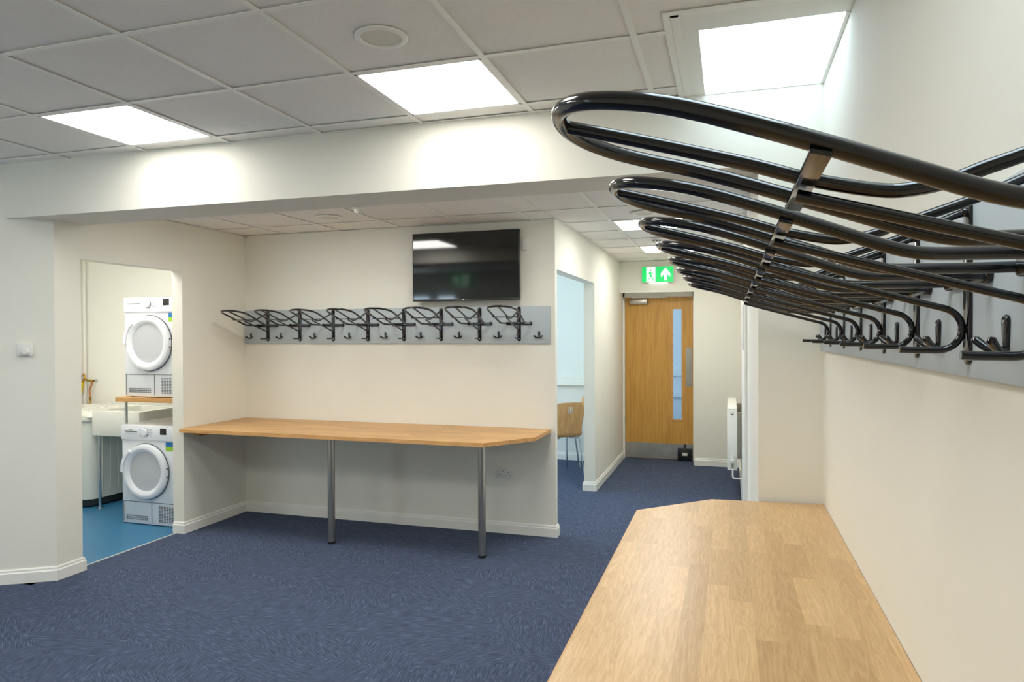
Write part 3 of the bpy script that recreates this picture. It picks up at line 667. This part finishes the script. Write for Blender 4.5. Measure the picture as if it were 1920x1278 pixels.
vv = MB().lathe([(0, 0), (.014, 0), (.021, .012), (.022, .028), (.016, .036), (.016, .07), (0, .072)], 20, Matrix.Translation((.030, 6.775, .385))).build('thermostatic_valve', 'plastic', ra_)
MB().lathe([(.008, -.05), (.010, -.03), (.010, 0)], 16, Matrix.Translation((.030, 6.775, .385))).tube([(.03, 6.775, .36), (.03, 6.80, .36)], .007, 12, smooth=1).build('valve_body', 'steel', vv)
MB().tube([(.030, 6.775, .345), (.030, 6.775, .27), (.034, 6.775, .250), (.05, 6.775, .243), (XCR - .0015, 6.775, .243)], .0075, 14).build('pipe', 'white', ra_)
for y in (6.95, 7.85): MB().box(.066, XCR - .0015, y, y + .03, .40, .84).build('wall_bracket', 'steel', ra_, False)

# ------------------------------------------------------------ laundry: two dryers, shelf, sink, tank, taps
def dryer(x, z, label):
    """local: x 0..0.595, front at y=0, depth 0.54"""
    r = empty('tumble_dryer', (x, 4.625, z), label, 'tumble dryer', 'white tumble dryers')
    W, H = .595, .838
    MB().box(0, W, .012, .54, .006, H, .006).build('cabinet', 'appl', r)
    MB().box(.004, W - .004, -.003, .02, .715, H - .002, .005).build('control_panel', 'appl', r)
    dw = MB().box(.045, .185, -.0055, 0, .765, .815, .002).build('water_drawer', 'appl', r)
    MB().box(.050, .180, -.0075, -.0035, .783, .789).build('drawer_slot', 'slot', dw, False)
    MB().box(.165, .178, -.0072, -.0052, .768, .783).build('drawer_grip', 'appl_grey', dw, False) if False else None
    text('logo', 'beko', .020, (.115, -.006, .801), (PI / 2, 0, 0), 'slot', dw)
    kn = MB().lathe([(.032, 0), (.031, .016), (.026, .021), (0, .022)], 36, Matrix.Translation((.262, -.003, .782)) @ Matrix.Rotation(PI / 2, 4, 'X')).build('dial', 'appl', r)
    MB().lathe([(0, .0), (.035, 0), (.035, .003), (0, .003)], 36, Matrix.Translation((.262, -.003, .782)) @ Matrix.Rotation(PI / 2, 4, 'X')).build('dial_ring', 'slot', kn)
    pm = MB()
    for k in range(5):
        pm.box(.200, .222, -.0034, -.003, .752 + k * .014, .7545 + k * .014); pm.box(.304, .335, -.0034, -.003, .752 + k * .014, .7545 + k * .014)
    pm.build('programme_marks', 'slot', r, False)
    MB().box(.418, .482, -.005, 0, .768, .822, .001).build('display', 'dark', r)
    C = Matrix.Translation((.270, 0, .455)) @ Matrix.Rotation(PI / 2, 4, 'X')
    dr = MB().lathe([(.229, -.012), (.231, .014), (.226, .030), (.205, .038), (.186, .036), (.163, .016), (.163, .0)], 72, C).build('door', 'appl', r)
    MB().lathe([(0, .012), (.163, .012), (.166, .006), (.166, 0), (0, 0)], 64, C).build('door_cover', 'appl_grey', dr)
    MB().lathe([(.229, -.004), (.2365, -.004), (.2365, .001), (.229, .001)], 72, C).build('door_seal', 'slot', dr)
    hp = []
    for k in range(13):
        a = math.radians(128 + k * 4.6); hp.append((.270 + .234 * math.cos(a), .455 + .234 * math.sin(a)))
    for k in range(13)[::-1]:
        a = math.radians(128 + k * 4.6); hp.append((.270 + .205 * math.cos(a), .455 + .205 * math.sin(a)))
    MB().prism(hp[::-1], -.048, -.030, .004, axis='y').build('door_handle', 'appl', dr)
    for zz in (.42, .49): MB().box(.488, .500, -.02, -.008, zz - .006, zz + .006).build('hinge', 'dark', dr, False)
    MB().box(.002, W - .002, .009, .013, .190, .194).box(.310, .313, .009, .013, .02, .19).box(.012, .016, .009, .013, .02, .19).build('panel_groove', 'slot', r, False)
    g1 = MB()
    for i in range(12):
        for j in range(3): g1.box(.045 + i * .0195, .058 + i * .0195, .0095, .013, .040 + j * .014, .047 + j * .014)
    g1.build('lint_grille', 'slot', r, False)
    g2 = MB()
    for i in range(7):
        for j in range(11): g2.box(.385 + i * .0265, .403 + i * .0265, .0095, .013, .035 + j * .0125, .0415 + j * .0125)
    g2.build('air_grille', 'slot', r, False)
    st = MB().box(.462, .540, .0105, .0125, .632, .668).build('energy_sticker', 'green', r, False); MB().box(.462, .540, .0103, .0125, .668, .706).build('sticker_header', 'blue', st, False)
    for fx in (.04, W - .04):
        for fy in (.06, .48): MB().lathe([(0, 0), (.018, 0), (.018, .008), (0, .008)], 14, Matrix.Translation((fx, fy, 0))).build('foot', 'dark', r)
    return r
dryer(-4.935, 0.0, 'white tumble dryer standing on the blue floor, lower of the two')
dryer(-4.895, 1.075, 'white tumble dryer raised on the wooden shelf, upper of the two')
sh = empty('dryer_shelf', (0, 0, 0), 'thick oak shelf on chrome posts carrying the upper dryer', 'shelf')
MB().box(-4.972, -4.315, 4.605, 5.30, 1.035, 1.074, .002).build('shelf_board', 'edge', sh, False)
for (x, y) in ((-4.955, 4.70), (-4.955, 5.25), (-4.33, 5.25)): MB().tube([(x, y, 0), (x, y, 1.035)], .0125, 18, smooth=1).build('post', 'chrome', sh)

sk = empty('butler_sink', (0, 0, 0), 'deep white ceramic sink on chrome legs beside the dryers', 'sink')
sb = bmesh.new(); mb = MB()
mb.box(-5.60, -5.05, 4.93, 5.00, .676, .906, .008); mb.box(-5.60, -5.05, 5.43, 5.50, .676, .906, .008); mb.box(-5.599, -5.54, 4.985, 5.445, .677, .9055); mb.box(-5.11, -5.051, 4.985, 5.445, .677, .9055); mb.box(-5.58, -5.07, 4.95, 5.48, .676, .71)
sb.free(); mb.build('basin', 'ceramic', sk)
for (x, y) in ((-5.549, 4.965), (-5.09, 4.965), (-5.549, 5.45), (-5.09, 5.45)):
    l = MB().tube([(x, y, .004), (x, y, .676)], .0125, 18, smooth=1).build('leg', 'chrome', sk)
    MB().lathe([(0, 0), (.032, 0), (.032, .004), (.016, .010), (0, .010)], 24, Matrix.Translation((x, y, 0))).build('foot_flange', 'chrome', l)
def rrect(x0, x1, y0, y1, r, n=8):
    o = []
    for cx, cy, a0 in ((x1 - r, y0 + r, -90), (x1 - r, y1 - r, 0), (x0 + r, y1 - r, 90), (x0 + r, y0 + r, 180)):
        for k in range(n + 1):
            a = math.radians(a0 + 90 * k / n); o.append((cx + r * math.cos(a), cy + r * math.sin(a)))
    return o
tk = empty('water_tank', (0, 0, 0), 'white rounded plastic tub on a dark base in the corner left of the sink', 'tank')
tk['label'] = 'white rounded plastic tub with ribbed side on a dark base next to the sink'
mb = MB(); mb.prism(rrect(-6.30, -5.63, 4.93, 5.58, .10), .075, .800, sm=True)
mb.build('tub', 'tank', tk)
rbm = MB()
for k in range(5): rbm.box(-5.634, -5.622, 5.06 + k * .09, 5.075 + k * .09, .14, .74, .004)
rbm.build('side_ribs', 'tank', tk)
MB().prism(rrect(-6.32, -5.612, 4.915, 5.595, .11), .800, .835, .006).build('rim', 'tank', tk)
MB().prism(rrect(-6.29, -5.64, 4.94, 5.57, .10), .012, .075).prism(rrect(-6.25, -5.68, 4.98, 5.53, .08), 0, .012).build('base', 'tank_base', tk)
bmx = MB(); N = 22; V = []
for i in range(N + 1):
    for j in range(N + 1):
        x = -6.31 + .69 * i / N; y = 4.93 + .65 * j / N
        z = .850 + .03 * abs(math.sin(i * 1.7 + j * .6)) * random.random() + .015 * random.random() + (.025 * j / N)
        if i in (0, N) or j in (0, N): z = .836
        V.append(bmx.bm.verts.new((x, y, z)))
for i in range(N):
    for j in range(N): a = i * (N + 1) + j; bmx.bm.faces.new((V[a], V[a + N + 1], V[a + N + 2], V[a + 1]))
for v_ in bmx.bm.verts: v_.co.z += .003
fm = bmx.build('plastic_sheet', 'film', None, 'all')
so_ = fm.modifiers.new('s', 'SOLIDIFY'); so_.thickness = .002
tag(fm, 'crumpled clear plastic sheet draped over the top of the white tub', 'plastic sheet')
tp = empty('garden_tap', (-6.375, 5.62, 1.125), 'brass lever tap with a yellow hose and copper pipe on the laundry wall', 'tap')
MB().tube([(.055, -.03, 0), (.01, -.05, .004), (-.03, -.06, .015), (-.05, -.065, .0), (-.055, -.066, -.02)], lambda t: .013 - .002 * t, 14).build('spout', 'brass', tp)
MB().tube([(-.02, -.058, .012), (-.045, -.06, .075)], .010, 12, smooth=1).build('spindle', 'brass', tp)
MB().box(-.095, -.005, -.066, -.056, .072, .080, .002).build('tap_handle', 'brass', tp).rotation_euler = (0, -.45, 0)
MB().lathe([(0, 0), (.018, 0), (.018, .012), (.010, .03), (0, .03)], 16, Matrix.Translation((.06, -.001, 0)) @ Matrix.Rotation(PI / 2, 4, 'X')).build('wall_flange', 'chrome', tp)
MB().tube([(-.055, -.066, -.015), (-.062, -.066, -.06), (-.08, -.066, -.13)], .013, 12).build('hose', 'yellow', tp)
MB().tube([(.05, -.04, -.01), (.040, -.045, -.05), (.018, -.045, -.10), (.022, -.045, -.17)], .0085, 12).build('copper_pipe', 'copper', tp)
MB().lathe([(.012, -.26), (.014, -.25), (.014, -.225), (.010, -.22), (.010, -.19), (.014, -.185), (.014, -.165), (.010, -.16)], 14, Matrix.Translation((.022, -.045, 0))).build('pipe_fitting', 'brass', tp)
tp2 = empty('sink_tap', (-5.32, 5.62, 1.05), 'small brass tap behind the corner of the dryer shelf', 'tap')
MB().tube([(0, 0, .03), (0, -.05, .04), (0, -.09, .03), (0, -.11, .0), (0, -.112, -.04)], .010, 14).build('spout', 'brass', tp2)
MB().tube([(0, -.04, .03), (0, -.04, .09)], .008, 12, smooth=1).build('spindle', 'brass', tp2)
S(MB().box(-6.455, -6.43, 5.585, 5.61, 0, 2.5, .004), 'trim_4', 'white', True)

# ------------------------------------------------------------ chairs in the side room
def make_chair(loc, rz, label):
    """local: sitter faces -y"""
    r = empty('plywood_chair', loc, label, 'chair', 'plywood chairs in the side room', rz)
    prof = [(-.205, .438), (-.17, .446), (-.05, .440), (.06, .434), (.13, .440), (.172, .462), (.192, .505), (.205, .57), (.222, .66), (.238, .75), (.248, .80), (.254, .835)]
    wid = [.165, .192, .200, .196, .190, .184, .178, .176, .184, .192, .186, .150]
    P = spline([Vector((0, a, b)) for a, b in prof], 3); Wd = spline([Vector((a, 0, 0)) for a in wid], 3)
    mb = MB(); n = 10; rows = []
    for p, wv in zip(P, Wd):
        rows.append([mb.bm.verts.new((wv.x * (2 * k / n - 1), p.y - .012 * (2 * k / n - 1) ** 2 * (1 if p.z > .5 else 0), p.z + .006 * (2 * k / n - 1) ** 2 * (1 if p.z < .5 else -1))) for k in range(n + 1)])
    for a, b in zip(rows, rows[1:]):
        for k in range(n): mb.bm.faces.new((a[k], a[k + 1], b[k + 1], b[k]))
    sh = mb.build('shell', 'ply', r, 'all'); so = sh.modifiers.new('s', 'SOLIDIFY'); so.thickness = .010; so.offset = 0
    for k in (-1, 0, 1):
        MB().prism([(k * .020 - .003, .715), (k * .020 + .003, .715), (k * .020 + .003, .795), (k * .020 - .003, .795)], .2505 - .014, .2505 - .0, axis='y').build('back_slot', 'white', sh, False).rotation_euler = (-.0, 0, 0)
    for s in (-1, 1):
        MB().tube([(s * .06, -.13, .425), (s * .15, -.15, .424), (s * .178, -.165, .40), (s * .190, -.185, .2), (s * .200, -.20, .006)], .0085, 14).build('leg', 'chrome', r)
        MB().tube([(s * .06, .10, .422), (s * .15, .12, .421), (s * .178, .135, .40), (s * .190, .165, .2), (s * .200, .19, .006)], .0085, 14).build('leg', 'chrome', r)
    MB().tube([(-.10, -.13, .424), (-.10, .11, .422)], .009, 12, smooth=1).tube([(.10, -.13, .424), (.10, .11, .422)], .009, 12, smooth=1).build('seat_frame', 'dark', r)
    return r
make_chair((-1.842, 7.70, 0), PI + .72, 'beech plywood chair with three back slots, seen from behind in the side room')
make_chair((-1.925, 8.22, 0), -PI / 2 + .25, 'beech plywood chair behind the slotted one, mostly hidden by the door jamb')
